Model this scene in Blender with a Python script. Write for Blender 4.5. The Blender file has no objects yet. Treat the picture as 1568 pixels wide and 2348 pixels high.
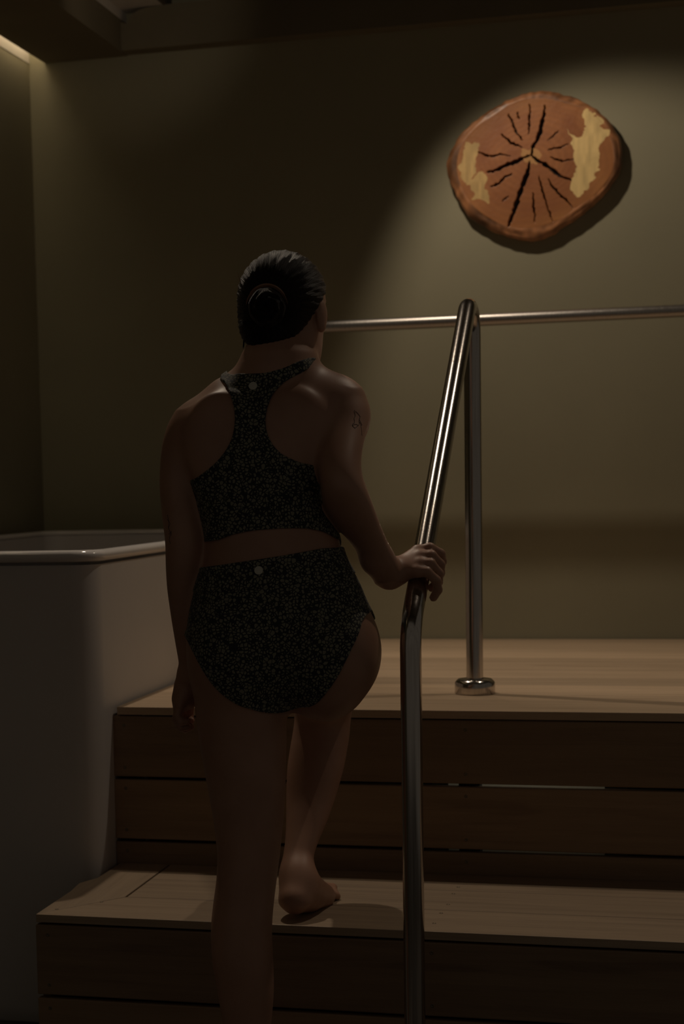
import bpy, bmesh, math, random
import numpy as np
from mathutils import Vector, Matrix
from mathutils.bvhtree import BVHTree

# ------------------------------------------------------------------ camera
SC = bpy.context.scene
COL = SC.collection
W_, H_ = 1568.0, 2348.0
FPX = 4082.4                                   # focal length in pixels of the full frame
PPX, PPY = 497.5, 1528.5                       # optical centre (the photograph is an off-centre crop)
PITCH, YAW, ROLL = [math.radians(a) for a in (-5.85101, -15.21496, -1.29793)]
CAM_H = 1.2852
cy_, sy_ = math.cos(YAW), math.sin(YAW)
C_F = Vector((sy_*math.cos(PITCH), cy_*math.cos(PITCH), math.sin(PITCH)))
_r0 = Vector((cy_, -sy_, 0)); _u0 = _r0.cross(C_F)
C_R = _r0*math.cos(ROLL) + _u0*math.sin(ROLL)
C_U = -_r0*math.sin(ROLL) + _u0*math.cos(ROLL)
cam_data = bpy.data.cameras.new('camera')
cam = bpy.data.objects.new('camera', cam_data); COL.objects.link(cam)
cam.matrix_world = Matrix(((C_R.x, C_U.x, -C_F.x, 0), (C_R.y, C_U.y, -C_F.y, 0), (C_R.z, C_U.z, -C_F.z, CAM_H), (0, 0, 0, 1)))
cam_data.sensor_fit = 'VERTICAL'; cam_data.sensor_height = 36.0; cam_data.sensor_width = 24.0
cam_data.lens = FPX/H_*36.0
cam_data.shift_x = (W_/2 - PPX)/H_
cam_data.shift_y = (PPY - H_/2)/H_
cam_data.clip_start = 0.05
cam_data.dof.use_dof = True
cam_data.dof.focus_distance = 3.45
cam_data.dof.aperture_fstop = 5.0
SC.camera = cam

# ------------------------------------------------------------------ view, world, lights
SC.view_settings.view_transform = 'Standard'
SC.view_settings.look = 'None'
SC.view_settings.exposure = 0.0
SC.view_settings.gamma = 1.0
SC.view_settings.use_curve_mapping = False
world = bpy.data.worlds.new('world'); SC.world = world; world.use_nodes = True
world.node_tree.nodes['Background'].inputs[0].default_value = (1.0, 0.86, 0.69, 1)
world.node_tree.nodes['Background'].inputs[1].default_value = 0.041

def spot(name, loc, target, watts, size_deg, blend, col=(1, .83, .64), radius=.022):
    d = bpy.data.lights.new(name, 'SPOT'); d.energy = watts; d.spot_size = math.radians(size_deg); d.spot_blend = blend
    d.color = col; d.shadow_soft_size = radius
    o = bpy.data.objects.new(name, d); COL.objects.link(o); o.location = loc
    o.rotation_euler = (Vector(target)-Vector(loc)).to_track_quat('-Z', 'Y').to_euler()
    return o
def area(name, loc, target, watts, sx, sy, col=(1, .83, .64), spread=180):
    d = bpy.data.lights.new(name, 'AREA'); d.energy = watts; d.shape = 'RECTANGLE'; d.size = sx; d.size_y = sy
    d.color = col; d.spread = math.radians(spread)
    o = bpy.data.objects.new(name, d); COL.objects.link(o); o.location = loc
    o.rotation_euler = (Vector(target)-Vector(loc)).to_track_quat('-Z', 'Y').to_euler()
    return o
YW = 5.868                                     # the back wall
spot('ceiling_spot_wall', (-.90, YW-.75, 2.95), (.5, YW, .35), 27.5, 84, .45, radius=.03)
spot('ceiling_spot_deck_left', (-1.40, 4.66, 3.05), (-.85, 4.33, .76), 37, 82, .65)
spot('ceiling_spot_deck_right', (.15, 4.60, 3.25), (-.20, 4.28, .76), 24, 80, .65)

spot('ceiling_panel_fill', (-1.55, 4.9, 2.72), (-1.76, 5.6, 2.84), 1.1, 60, .8)  # added fill light without a fixture, brightens the pale ceiling panel

# ------------------------------------------------------------------ material helpers
def new_mat(name):
    m = bpy.data.materials.new(name); m.use_nodes = True
    nt = m.node_tree; b = nt.nodes['Principled BSDF']
    return m, nt, b
def node(nt, typ, **kw):
    n = nt.nodes.new(typ)
    for k, v in kw.items():
        if k.startswith('i_'):
            key = k[2:]; key = int(key) if key.isdigit() else key.replace('_', ' ')
            n.inputs[key].default_value = v
        else: setattr(n, k, v)
    return n
def lk(nt, a, b): nt.links.new(a, b)
def ramp(nt, pts):
    n = nt.nodes.new('ShaderNodeValToRGB'); e = n.color_ramp.elements
    while len(e) > 1: e.remove(e[-1])
    e[0].position = pts[0][0]; e[0].color = (*pts[0][1], 1)
    for p, c in pts[1:]:
        x = e.new(p); x.color = (*c, 1)
    return n
def bump(nt, b, src, strength, dist=.001):
    n = node(nt, 'ShaderNodeBump'); n.inputs['Strength'].default_value = strength; n.inputs['Distance'].default_value = dist
    lk(nt, src, n.inputs['Height']); lk(nt, n.outputs[0], b.inputs['Normal'])
def coords(nt, scale=(1, 1, 1), rnd=False):
    tc = node(nt, 'ShaderNodeTexCoord'); mp = node(nt, 'ShaderNodeMapping'); mp.inputs['Scale'].default_value = scale
    lk(nt, tc.outputs['Object'], mp.inputs['Vector'])
    if rnd:
        oi = node(nt, 'ShaderNodeObjectInfo'); vm = node(nt, 'ShaderNodeVectorMath', operation='SCALE')
        cmb = node(nt, 'ShaderNodeCombineXYZ'); lk(nt, oi.outputs['Random'], cmb.inputs[0]); lk(nt, oi.outputs['Random'], cmb.inputs[1])
        lk(nt, cmb.outputs[0], vm.inputs[0]); vm.inputs['Scale'].default_value = 37.0
        lk(nt, vm.outputs[0], mp.inputs['Location'])
    return mp.outputs[0]
def plain(name, col, rough=.6, metal=0, noise=.06, nscale=6, bmp=0.0):
    m, nt, b = new_mat(name)
    c = coords(nt); n = node(nt, 'ShaderNodeTexNoise', i_Scale=nscale, i_Detail=5); lk(nt, c, n.inputs['Vector'])
    r = ramp(nt, [(.3, tuple(x*(1-noise) for x in col)), (.7, tuple(min(1, x*(1+noise)) for x in col))])
    lk(nt, n.outputs['Fac'], r.inputs[0]); lk(nt, r.outputs[0], b.inputs['Base Color'])
    b.inputs['Roughness'].default_value = rough; b.inputs['Metallic'].default_value = metal
    if bmp:
        n2 = node(nt, 'ShaderNodeTexNoise', i_Scale=nscale*40, i_Detail=3); lk(nt, c, n2.inputs['Vector']); bump(nt, b, n2.outputs['Fac'], bmp, .002)
    return m
def wood(name, light, dark, along='X', rough=.55, streak=.5):
    m, nt, b = new_mat(name)
    s = {'X': (1.2, 26, 26), 'Y': (26, 1.2, 26)}[along]
    c = coords(nt, s, True)
    n = node(nt, 'ShaderNodeTexNoise', i_Scale=1.6, i_Detail=6, i_Roughness=.62, i_Distortion=.5); lk(nt, c, n.inputs['Vector'])
    fine = node(nt, 'ShaderNodeTexNoise', i_Scale=9, i_Detail=4, i_Roughness=.7); lk(nt, c, fine.inputs['Vector'])
    mixf = node(nt, 'ShaderNodeMath', operation='MULTIPLY_ADD'); lk(nt, fine.outputs['Fac'], mixf.inputs[0]); mixf.inputs[1].default_value = .35
    lk(nt, n.outputs['Fac'], mixf.inputs[2])
    mid = tuple((a+q)/2 for a, q in zip(light, dark))
    r = ramp(nt, [(.45, dark), (.62, mid), (.85, light)]); lk(nt, mixf.outputs[0], r.inputs[0])
    oi = node(nt, 'ShaderNodeObjectInfo'); mr = node(nt, 'ShaderNodeMapRange'); lk(nt, oi.outputs['Random'], mr.inputs[0])
    mr.inputs[3].default_value = .80; mr.inputs[4].default_value = 1.14
    hs = node(nt, 'ShaderNodeHueSaturation'); lk(nt, r.outputs[0], hs.inputs['Color']); lk(nt, mr.outputs[0], hs.inputs['Value'])
    # long dark mineral streaks
    c2 = coords(nt, {'X': (1.1, 17, 17), 'Y': (17, 1.1, 17)}[along], True)
    n3 = node(nt, 'ShaderNodeTexNoise', i_Scale=1.0, i_Detail=2, i_Distortion=.2); lk(nt, c2, n3.inputs['Vector'])
    r3 = ramp(nt, [(.665, (1, 1, 1)), (.69, (.50, .44, .38))]); lk(nt, n3.outputs['Fac'], r3.inputs[0])
    mx = node(nt, 'ShaderNodeMixRGB', blend_type='MULTIPLY'); mx.inputs[0].default_value = streak
    lk(nt, hs.outputs[0], mx.inputs[1]); lk(nt, r3.outputs[0], mx.inputs[2]); lk(nt, mx.outputs[0], b.inputs['Base Color'])
    b.inputs['Roughness'].default_value = rough
    bump(nt, b, fine.outputs['Fac'], .25, .0008)
    return m
def steel(name, rough=.24, k=1.0):
    m, nt, b = new_mat(name)
    b.inputs['Metallic'].default_value = 1; b.inputs['Roughness'].default_value = rough
    sc = (180, 180, 4)
    c = coords(nt, sc); n = node(nt, 'ShaderNodeTexNoise', i_Scale=1.5, i_Detail=4); lk(nt, c, n.inputs['Vector'])
    r = ramp(nt, [(.3, (.50*k, .46*k, .43*k)), (.7, (.66*k, .62*k, .58*k))]); lk(nt, n.outputs['Fac'], r.inputs[0]); lk(nt, r.outputs[0], b.inputs['Base Color'])
    mr = node(nt, 'ShaderNodeMapRange'); mr.inputs[3].default_value = rough*.8; mr.inputs[4].default_value = rough*1.25
    lk(nt, n.outputs['Fac'], mr.inputs[0]); lk(nt, mr.outputs[0], b.inputs['Roughness'])
    bump(nt, b, n.outputs['Fac'], .03, .0002)
    return m

M_WALL = plain('olive_plaster', (.322, .298, .203), .85, noise=.05, nscale=2.5, bmp=.15)
M_CEIL = plain('dark_ceiling_paint', (.12, .10, .07), .9, bmp=.1)
M_SOFFIT = plain('olive_soffit_paint', (.20, .17, .11), .9, bmp=.1)
M_PALE = plain('pale_ceiling_paint', (.62, .58, .52), .8)
M_FLOOR = plain('dark_floor_stone', (.10, .09, .08), .6, noise=.2, nscale=9)
M_DUCT = plain('black_duct_paint', (.03, .027, .022), .8)
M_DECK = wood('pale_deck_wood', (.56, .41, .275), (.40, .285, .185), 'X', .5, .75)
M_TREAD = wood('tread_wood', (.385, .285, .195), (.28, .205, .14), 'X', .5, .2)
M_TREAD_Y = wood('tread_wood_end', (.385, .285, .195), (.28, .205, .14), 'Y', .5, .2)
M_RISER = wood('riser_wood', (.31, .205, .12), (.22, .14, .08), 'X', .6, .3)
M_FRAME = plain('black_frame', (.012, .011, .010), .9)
M_STEEL = steel('brushed_steel', .165)
M_STEEL2 = steel('brushed_steel_wall', .36, .75)
M_SCREW = plain('dull_screw', (.20, .16, .11), .45, metal=.5)
M_TUB = plain('white_acrylic', (.60, .57, .555), .38, noise=.02)
M_TUBRIM = plain('glossy_acrylic_rim', (.72, .69, .68), .13, noise=.02)
M_LEAK = plain('pale_membrane', (.6, .58, .5), .7)

# ------------------------------------------------------------------ object helpers
def tag(o, label=None, cat=None, group=None, kind=None):
    if label: o['label'] = label
    if cat: o['category'] = cat
    if group: o['group'] = group
    if kind: o['kind'] = kind
    return o
def empty(name, loc=(0, 0, 0), rz=0):
    o = bpy.data.objects.new(name, None); COL.objects.link(o); o.location = loc; o.rotation_euler = (0, 0, rz)
    o.empty_display_size = .05
    return o
def mesh_obj(name, verts, faces, mat=None, parent=None, smooth=False, loc=(0, 0, 0)):
    me = bpy.data.meshes.new(name); me.from_pydata([tuple(v) for v in verts], [], [tuple(f) for f in faces]); me.update()
    o = bpy.data.objects.new(name, me); COL.objects.link(o); o.location = loc
    if mat: me.materials.append(mat)
    if smooth: me.polygons.foreach_set('use_smooth', [True]*len(me.polygons))
    if parent: o.parent = parent
    return o
def bm_obj(name, bm, mat=None, parent=None, smooth=False, loc=(0, 0, 0)):
    me = bpy.data.meshes.new(name); bm.normal_update(); bm.to_mesh(me); bm.free()
    o = bpy.data.objects.new(name, me); COL.objects.link(o); o.location = loc
    if mat: me.materials.append(mat)
    if smooth: me.polygons.foreach_set('use_smooth', [True]*len(me.polygons))
    if parent: o.parent = parent
    return o
def add_box(bm, x0, x1, y0, y1, z0, z1, bev=0.0, seg=2):
    vs = [bm.verts.new(p) for p in ((x0, y0, z0), (x1, y0, z0), (x1, y1, z0), (x0, y1, z0), (x0, y0, z1), (x1, y0, z1), (x1, y1, z1), (x0, y1, z1))]
    fs = [bm.faces.new([vs[i] for i in f]) for f in ((0, 3, 2, 1), (4, 5, 6, 7), (0, 1, 5, 4), (1, 2, 6, 5), (2, 3, 7, 6), (3, 0, 4, 7))]
    if bev:
        es = list({e for f in fs for e in f.edges})
        bmesh.ops.bevel(bm, geom=es, offset=bev, segments=seg, affect='EDGES', profile=.5)
def box(name, x0, x1, y0, y1, z0, z1, mat, parent=None, bev=0.0, seg=2):
    """a box whose origin sits at its centre, so that wood grain varies from board to board"""
    cx, cy, cz = (x0+x1)/2, (y0+y1)/2, (z0+z1)/2
    bm = bmesh.new(); add_box(bm, x0-cx, x1-cx, y0-cy, y1-cy, z0-cz, z1-cz, bev, seg)
    return bm_obj(name, bm, mat, parent, loc=(cx, cy, cz))
def prism(name, pts, z0, z1, mat, parent=None, bev=0, axis='Z', smooth=False):
    cx = sum(p[0] for p in pts)/len(pts); cy = sum(p[1] for p in pts)/len(pts); cz = (z0+z1)/2
    bm = bmesh.new()
    def mk(p, z): return {'Z': (p[0]-cx, p[1]-cy, z-cz), 'Y': (p[0]-cx, z-cz, p[1]-cy)}[axis]
    a = [bm.verts.new(mk(p, z0)) for p in pts]; b = [bm.verts.new(mk(p, z1)) for p in pts]
    n = len(pts); bm.faces.new(a[::-1]); bm.faces.new(b)
    for i in range(n): bm.faces.new((a[i], a[(i+1) % n], b[(i+1) % n], b[i]))
    bmesh.ops.recalc_face_normals(bm, faces=bm.faces)
    if bev: bmesh.ops.bevel(bm, geom=list(bm.edges), offset=bev, segments=2, affect='EDGES', profile=.5)
    return bm_obj(name, bm, mat, parent, smooth, loc={'Z': (cx, cy, cz), 'Y': (cx, cz, cy)}[axis])
def tube_mesh(pts, rad, seg=32, cap=True):
    """swept circle; rad is a number or a list"""
    pts = [Vector(p) for p in pts]; n = len(pts)
    rads = rad if hasattr(rad, '__len__') else [rad]*n
    verts, faces = [], []
    t0 = (pts[1]-pts[0]).normalized()
    ref = Vector((1, 0, 0)) if abs(t0.x) < .9 else Vector((0, 0, 1))
    nrm = (ref - t0*ref.dot(t0)).normalized()
    for i, p in enumerate(pts):
        t = (pts[min(i+1, n-1)]-pts[max(i-1, 0)]).normalized()
        nrm = (nrm - t*nrm.dot(t)).normalized(); bn = t.cross(nrm)
        for k in range(seg):
            a = 2*math.pi*k/seg
            verts.append(p + (nrm*math.cos(a)+bn*math.sin(a))*rads[i])
    for i in range(n-1):
        for k in range(seg):
            a, b = i*seg+k, i*seg+(k+1) % seg
            faces.append((a, b, b+seg, a+seg))
    if cap:
        faces.append(tuple(range(seg))[::-1]); faces.append(tuple((n-1)*seg+k for k in range(seg)))
    return verts, faces
def lathe(name, prof, mat, parent=None, seg=64, loc=(0, 0, 0)):
    verts, faces = [], []
    for r, z in prof:
        for k in range(seg):
            a = 2*math.pi*k/seg; verts.append((r*math.cos(a), r*math.sin(a), z))
    for i in range(len(prof)-1):
        for k in range(seg):
            a, b = i*seg+k, i*seg+(k+1) % seg; faces.append((a, b, b+seg, a+seg))
    faces.append(tuple(range(seg))[::-1]); faces.append(tuple((len(prof)-1)*seg+k for k in range(seg)))
    o = mesh_obj(name, verts, faces, mat, parent, True, loc)
    return o
def auto_smooth(o, deg=35):
    me = o.data; me.polygons.foreach_set('use_smooth', [True]*len(me.polygons))
    try: me.set_sharp_from_angle(angle=math.radians(deg))
    except Exception: pass

# ------------------------------------------------------------------ the room
ZC, ZH, XL = 2.72, 3.45, -2.21
ZD, ZS = .7586, .379                            # deck top, step top
YD, YS = 4.03, 3.50                             # deck front, step front
XE = -1.36                                      # left end of the wooden steps
XR = 1.35
tag(box('floor', -4.0, 2.2, -.6, YW+.1, -.06, 0, M_FLOOR), kind='structure')
tag(box('wall_back', -2.5, 2.2, YW, YW+.12, 0, ZH+.1, M_WALL), kind='structure')
tag(box('wall_left', XL-.12, XL, 1.6, YW, 0, ZC+.2, M_WALL), kind='structure')
# lowered soffit with a slot against the left wall for the cove light
tag(prism('ceiling', [(-2.152, ZC), (-1.859, ZC), (-1.859, ZC+.104), (-2.152, ZC+.104)], 1.6, YW, M_SOFFIT, axis='Y'), kind='structure')
tag(box('trim_1', XL-.12, -2.152, 1.6, YW, ZC+.161, ZC+.18, M_PALE), kind='structure')     # top of the slot
tag(box('ceiling', -1.80, 2.2, 1.6, YW+.1, ZH, ZH+.1, M_CEIL), kind='structure')
tag(box('trim_2', -2.152, -1.712, 1.6, YW, ZC+.137, ZC+.16, M_PALE), kind='structure')
tag(box('trim_6', -2.152, -1.8592, 1.6, YW, ZC+.1045, ZC+.1369, M_PALE), kind='structure')
tag(box('trim_3', -1.712, -1.70, 1.6, YW, ZC+.137, ZH, M_CEIL), kind='structure')
# dark duct with a rounded end hanging in front of the back wall
def duct_pt(px, py):
    k = 5.80/YW; return ((-1.859+(px-290)*.001538)*k, CAM_H+(2.824-CAM_H-(py-55)*.00113)*k)
prof = [duct_pt(*q) for q in ((276, 130), (276, 47), (290, 55), (296, 40), (304, 28), (315, 19), (330, 14), (383, 9))]
prof += [(2.0, prof[-1][1]), (2.0, prof[0][1])]
o = prism('ceiling_bulkhead', prof, 5.80, YW, M_SOFFIT, axis='Y'); auto_smooth(o)
tag(o, 'dark olive bulkhead with a rounded left corner, along the top of the back wall', 'bulkhead')

# cove light: a strip lamp lying in the slot
m, nt, b = new_mat('cove_lamp_glow')
b.inputs['Emission Color'].default_value = (1, .80, .53, 1); b.inputs['Emission Strength'].default_value = 2.8
b.inputs['Base Color'].default_value = (.8, .78, .7, 1); M_GLOW = m
m, nt, b = new_mat('cove_lamp_diffuser')
tag(box('trim_4', XL+.0002, XL+.0016, 1.6, YW-.001, ZC+.002, ZC+.08, M_PALE), kind='structure')  # pale liners added on both slot sides to bounce the strip light
tag(box('trim_5', -2.1542, -2.1522, 1.6, YW-.001, ZC+.0005, ZC+.08, M_PALE), kind='structure')
cove = empty('cove_light', (-2.18, 4.0, ZC))
tag(cove, 'glowing warm strip light in the ceiling slot along the left wall', 'light')
o = box('diffuser', -.0285, .0265, -1.6, 1.864, .080, .086, M_GLOW, cove)
o = box('housing', -.0285, .0265, -1.6, 1.866, .0865, .1, M_PALE, cove)

# ------------------------------------------------------------------ wooden deck and step
def screw(parent, x, y, z, facing):
    """flat countersunk screw head; facing 'Y' = towards the camera, 'Z' = up"""
    bm = bmesh.new(); seg = 16; r = .0042
    prof = [(r, 0), (r*.95, .0006), (r*.45, .0006), (r*.4, .0001), (0.0001, .0001)]
    rings = []
    for (rr, h) in prof:
        ring = []
        for k in range(seg):
            a = 2*math.pi*k/seg
            p = (rr*math.cos(a), rr*math.sin(a), h) if facing == 'Z' else (rr*math.cos(a), -h, rr*math.sin(a))
            ring.append(bm.verts.new(p))
        rings.append(ring)
    for i in range(len(rings)-1):
        for k in range(seg): bm.faces.new((rings[i][k], rings[i][(k+1) % seg], rings[i+1][(k+1) % seg], rings[i+1][k]))
    bm.faces.new(rings[-1])
    bmesh.ops.recalc_face_normals(bm, faces=bm.faces)
    o = bm_obj('screw', bm, M_SCREW, parent, True)
    px, py, pz = parent.location
    o.location = (x-px, y-py, z-pz)
    return o

deck = empty('wooden_deck', (0, 5, 0))
tag(deck, 'pale timber deck platform with dark board front, reaching the back wall', 'deck')
def dbox(name, x0, x1, y0, y1, z0, z1, mat, bev=.0015):
    o = box(name, x0, x1, y0, y1, z0, z1, mat, None, bev); o.parent = deck; o.location.y -= 5; return o
def dscrew(board, x, y, z, f): 
    s = screw(board, 0, 0, 0, f); s.location = Vector((x, y-5, z))-board.location; return s
TB = .022
edges = [4.03, 4.215, 4.345, 4.555, 4.715, 4.905, 5.09, 5.24, 5.425, 5.61, 5.74, 5.864]
for a, b_ in zip(edges[:-1], edges[1:]):
    x0 = XE+.012 if a == 4.03 else XE+.012
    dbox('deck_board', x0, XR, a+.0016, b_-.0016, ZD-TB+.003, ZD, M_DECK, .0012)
for z0, z1 in ((.590, .7365), (.438, .583), (.2905, .431), (.145, .283), (.01, .138)):
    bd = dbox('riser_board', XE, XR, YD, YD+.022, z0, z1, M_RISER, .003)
    for sx in (-1.331, -.513, .30):
        for sz in ((z1-.022), (z0+.022)):
            if sz > ZS+.01: dscrew(bd, sx, YD, sz, 'Y')
# frame behind: joists, studs
for sx in (-1.33, -.508, .30, 1.1):
    dbox('stud', sx-.024, sx+.024, YD+.0225, YD+.07, 0.0, ZD-.02, M_FRAME, 0)
for sx in (-.90, -.1, .7):
    dbox('joist', sx-.02, sx+.02, YD+.075, YW-.03, ZD-.16, ZD-.021, M_FRAME, 0)
# pale membrane standing behind the gaps
dbox('membrane', -.575, -.21, YD+.16, YD+.17, .38, .70, M_LEAK, 0)
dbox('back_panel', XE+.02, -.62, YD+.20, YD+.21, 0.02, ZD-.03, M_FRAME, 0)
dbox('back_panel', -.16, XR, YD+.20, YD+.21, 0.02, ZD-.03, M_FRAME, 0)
area('deck_gap_fill', (-.39, YD+.10, .725), (-.39, YD+.17, .50), .075, .36, .015, (1, .92, .72))  # added light under the deck, makes the membrane show bright through the gaps

step = empty('wooden_step', (0, 3.75, 0))
tag(step, 'lower timber step with mitred end board and dark front boards, below the deck', 'step')
def soff(o): o.parent = step; o.location.y -= 3.75; return o
XB = -1.226                                     # inner edge of the end board
yb = [3.50, 3.685, 3.866, 4.0275]
xj = XB+.002
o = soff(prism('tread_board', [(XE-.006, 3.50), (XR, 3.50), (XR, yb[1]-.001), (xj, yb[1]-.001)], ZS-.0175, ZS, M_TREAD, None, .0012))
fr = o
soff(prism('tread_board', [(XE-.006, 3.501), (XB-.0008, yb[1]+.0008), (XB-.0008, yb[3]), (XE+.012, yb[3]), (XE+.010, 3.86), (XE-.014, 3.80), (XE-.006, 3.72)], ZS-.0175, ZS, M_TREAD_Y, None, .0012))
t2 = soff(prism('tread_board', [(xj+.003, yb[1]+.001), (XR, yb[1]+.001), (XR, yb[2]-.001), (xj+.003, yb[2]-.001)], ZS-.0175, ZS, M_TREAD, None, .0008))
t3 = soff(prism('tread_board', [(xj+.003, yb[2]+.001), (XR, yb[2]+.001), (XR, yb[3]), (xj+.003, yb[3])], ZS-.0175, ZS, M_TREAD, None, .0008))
def sscrew(board, x, y, z, f):
    s = screw(board, 0, 0, 0, f); s.location = Vector((x, y-3.75, z))-board.location
for bd, x, y in ((fr, -1.336, 3.549), (fr, -1.262, 3.63), (fr, -.521, 3.567), (fr, -.519, 3.655), (t2, -.515, 3.734), (t2, -.517, 3.835), (t3, -.515, 3.90), (fr, .30, 3.56), (fr, .30, 3.65), (t2, .30, 3.73)):
    sscrew(bd, x, y, ZS, 'Z')
for z0, z1 in ((.2035, .3565), (.046, .196), (.004, .039)):
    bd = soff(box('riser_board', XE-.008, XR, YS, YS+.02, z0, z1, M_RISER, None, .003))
    for sx in (-1.34, -.517, .30):
        for sz in (z1-.022, z0+.022): sscrew(bd, sx, YS, sz, 'Y')
soff(box('end_board', XE-.004, XE+.014, YS+.022, 4.02, .02, ZS-.018, M_RISER, None, .002))
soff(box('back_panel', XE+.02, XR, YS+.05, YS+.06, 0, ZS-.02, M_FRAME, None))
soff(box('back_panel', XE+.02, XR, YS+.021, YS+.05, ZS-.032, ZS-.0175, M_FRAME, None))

# ------------------------------------------------------------------ bathtub
def rrect(x0, x1, y0, y1, r, n=10):
    pts = []
    for cx, cy, a0 in ((x1-r, y1-r, 0), (x0+r, y1-r, 90), (x0+r, y0+r, 180), (x1-r, y0+r, 270)):
        for k in range(n+1):
            a = math.radians(a0+90*k/n); pts.append((cx+r*math.cos(a), cy+r*math.sin(a)))
    return pts
TX0, TX1, TY0, TY1, TZ = -2.165, -1.342, 3.90, 5.74, 1.140
def stack(rings):
    verts, faces = [], []
    n = len(rings[0][0])
    for pts, z in rings: verts += [(p[0], p[1], z) for p in pts]
    for i in range(len(rings)-1):
        for k in range(n):
            a, b = i*n+k, i*n+(k+1) % n; faces.append((a, b, b+n, a+n))
    return verts, faces, n
def off(d, r): return rrect(TX0+d, TX1-d, TY0+d, TY1-d, r)
tub = empty('bathtub', (0, 0, 0)); tub.location = ((TX0+TX1)/2, (TY0+TY1)/2, 0)
tag(tub, 'tall white soaking tub with rounded corners beside the timber steps', 'bathtub')
def toff(o): o.parent = tub; o.location = -tub.location; return o
# outer shell, slightly tapering and rounded in at the foot
rings = [(off(.026, .06), .0), (off(.021, .06), .006)] + [(off(.02-.006*t, .06), .04+t*(TZ-.075)) for t in (0, .2, .4, .6, .8, 1)]
v, f, n = stack(rings)
toff(mesh_obj('shell', v, f + [tuple(range(n))[::-1]], M_TUB, None, True))
# rolled rim
rr = []
for k in range(13):
    a = math.radians(-110 + 290*k/12)
    rr.append((off(.014-.014*math.cos(a), .062), TZ-.014+.014*math.sin(a)))
rim_in = .028
v, f, n = stack(rr); toff(mesh_obj('rim', v, f, M_TUBRIM, None, True))
rings = [(off(.028, .06), TZ-.016), (off(.030, .06), TZ-.03), (off(.05, .07), TZ-.3), (off(.085, .10), .30), (off(.13, .14), .22), (off(.2, .16), .20)]
v, f, n = stack(rings); toff(mesh_obj('basin', [Vector(p) for p in v], [g[::-1] for g in f] + [tuple((len(rings)-1)*n+k for k in range(n))], M_TUB, None, True))

# ------------------------------------------------------------------ steel handrail on the steps
XRAIL, RT = -.531, .0206
def fillet(pts, rads, n=14):
    out = [Vector(pts[0])]
    for i in range(1, len(pts)-1):
        p, a, b = Vector(pts[i]), Vector(pts[i-1]), Vector(pts[i+1])
        d1, d2 = (a-p).normalized(), (b-p).normalized()
        th = d1.angle(d2); t = rads[i-1]/math.tan(th/2)
        s, e = p+d1*t, p+d2*t
        c = p + (d1+d2).normalized()*(rads[i-1]/math.sin(th/2))
        u = (s-c); w = (e-c); ang = u.angle(w); ax = u.cross(w).normalized()
        for k in range(n+1): out.append(c + Matrix.Rotation(ang*k/n, 3, ax) @ u)
    out.append(Vector(pts[-1]))
    return out
YF, YR2 = 3.364, 4.364
zlow = 1.0065; slope = .746
ztop = zlow + slope*(YR2-YF)
path = [(XRAIL, YF, .0), (XRAIL, YF, zlow), (XRAIL, YR2, ztop), (XRAIL, YR2, ZD)]
rail = empty('stair_handrail', (XRAIL, YF, 0))
tag(rail, 'bent stainless steel handrail rising over the steps, held by the person', 'handrail')
pts = fillet(path, [.095, .0635])
dense = []
for a, b_ in zip(pts[:-1], pts[1:]):
    k = max(1, int((b_-a).length/.04)); dense += [a.lerp(b_, j/k) for j in range(k)]
dense.append(pts[-1])
v, f = tube_mesh([p-Vector((XRAIL, YF, 0)) for p in dense], RT, 48)
mesh_obj('tube', v, f, M_STEEL, rail, True)
fl = [(.0208, .038), (.030, .038), (.041, .0365), (.0475, .030), (.0492, .026), (.0492, .002), (.048, 0)]
o = lathe('base_flange', fl, M_STEEL, rail, loc=(0, YR2-YF, ZD)); auto_smooth(o, 40)
o = lathe('base_flange', [(a, b_*.7) for a, b_ in fl], M_STEEL, rail, loc=(0, 0, 0)); auto_smooth(o, 40)

YB = YW-.28
wr = empty('back_railing', (-1.26, YB, ZD))
tag(wr, 'straight horizontal steel railing running behind the person near the back wall', 'railing')
zr = 1.770-ZD
pts = fillet([(0, 0, 0), (0, 0, zr), (2.1, 0, zr), (2.1, 0, 0)], [.09, .09])
dense = []
for a, b_ in zip(pts[:-1], pts[1:]):
    k = max(1, int((b_-a).length/.05)); dense += [a.lerp(b_, j/k) for j in range(k)]
dense.append(pts[-1])
v, f = tube_mesh(dense, .0190, 40)
mesh_obj('tube', v, f, M_STEEL2, wr, True)
for bx in (0, 2.1):
    o = lathe('base_flange', fl, M_STEEL, wr, loc=(bx, 0, 0)); auto_smooth(o, 40)

# ------------------------------------------------------------------ polished log slice on the wall
def wall_pt(px, py, y):
    d = C_R*((px-PPX)/FPX) - C_U*((py-PPY)/FPX) + C_F
    k = y/d.y; return Vector((d.x*k, y, CAM_H+d.z*k))
LY = YW-.045
def lz(u, v, y=LY):
    p = wall_pt(980+u/3.136, 180+v/3.136, y); return (p.x, p.z)
cxz = lz(745, 560)
def rel(pts, y=LY): return [(a-cxz[0], b-cxz[1]) for a, b in (lz(u, v, y) for u, v in pts)]
outer = rel([(740, 90), (860, 82), (960, 105), (1120, 160), (1240, 240), (1330, 330), (1390, 450), (1400, 600), (1370, 700), (1300, 790), (1210, 890), (1100, 980), (980, 1060), (860, 1140), (790, 1168), (700, 1160), (560, 1130), (400, 1060), (280, 980), (215, 860), (165, 760), (125, 650), (150, 540), (230, 400), (380, 270), (520, 180), (640, 120)])
inner = rel([(750, 150), (860, 150), (1000, 190), (1150, 235), (1260, 330), (1320, 450), (1340, 600), (1300, 720), (1200, 830), (1060, 930), (900, 1025), (780, 1060), (640, 1075), (450, 1000), (330, 910), (255, 800), (215, 650), (230, 520), (320, 400), (470, 270), (620, 185)])
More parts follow.
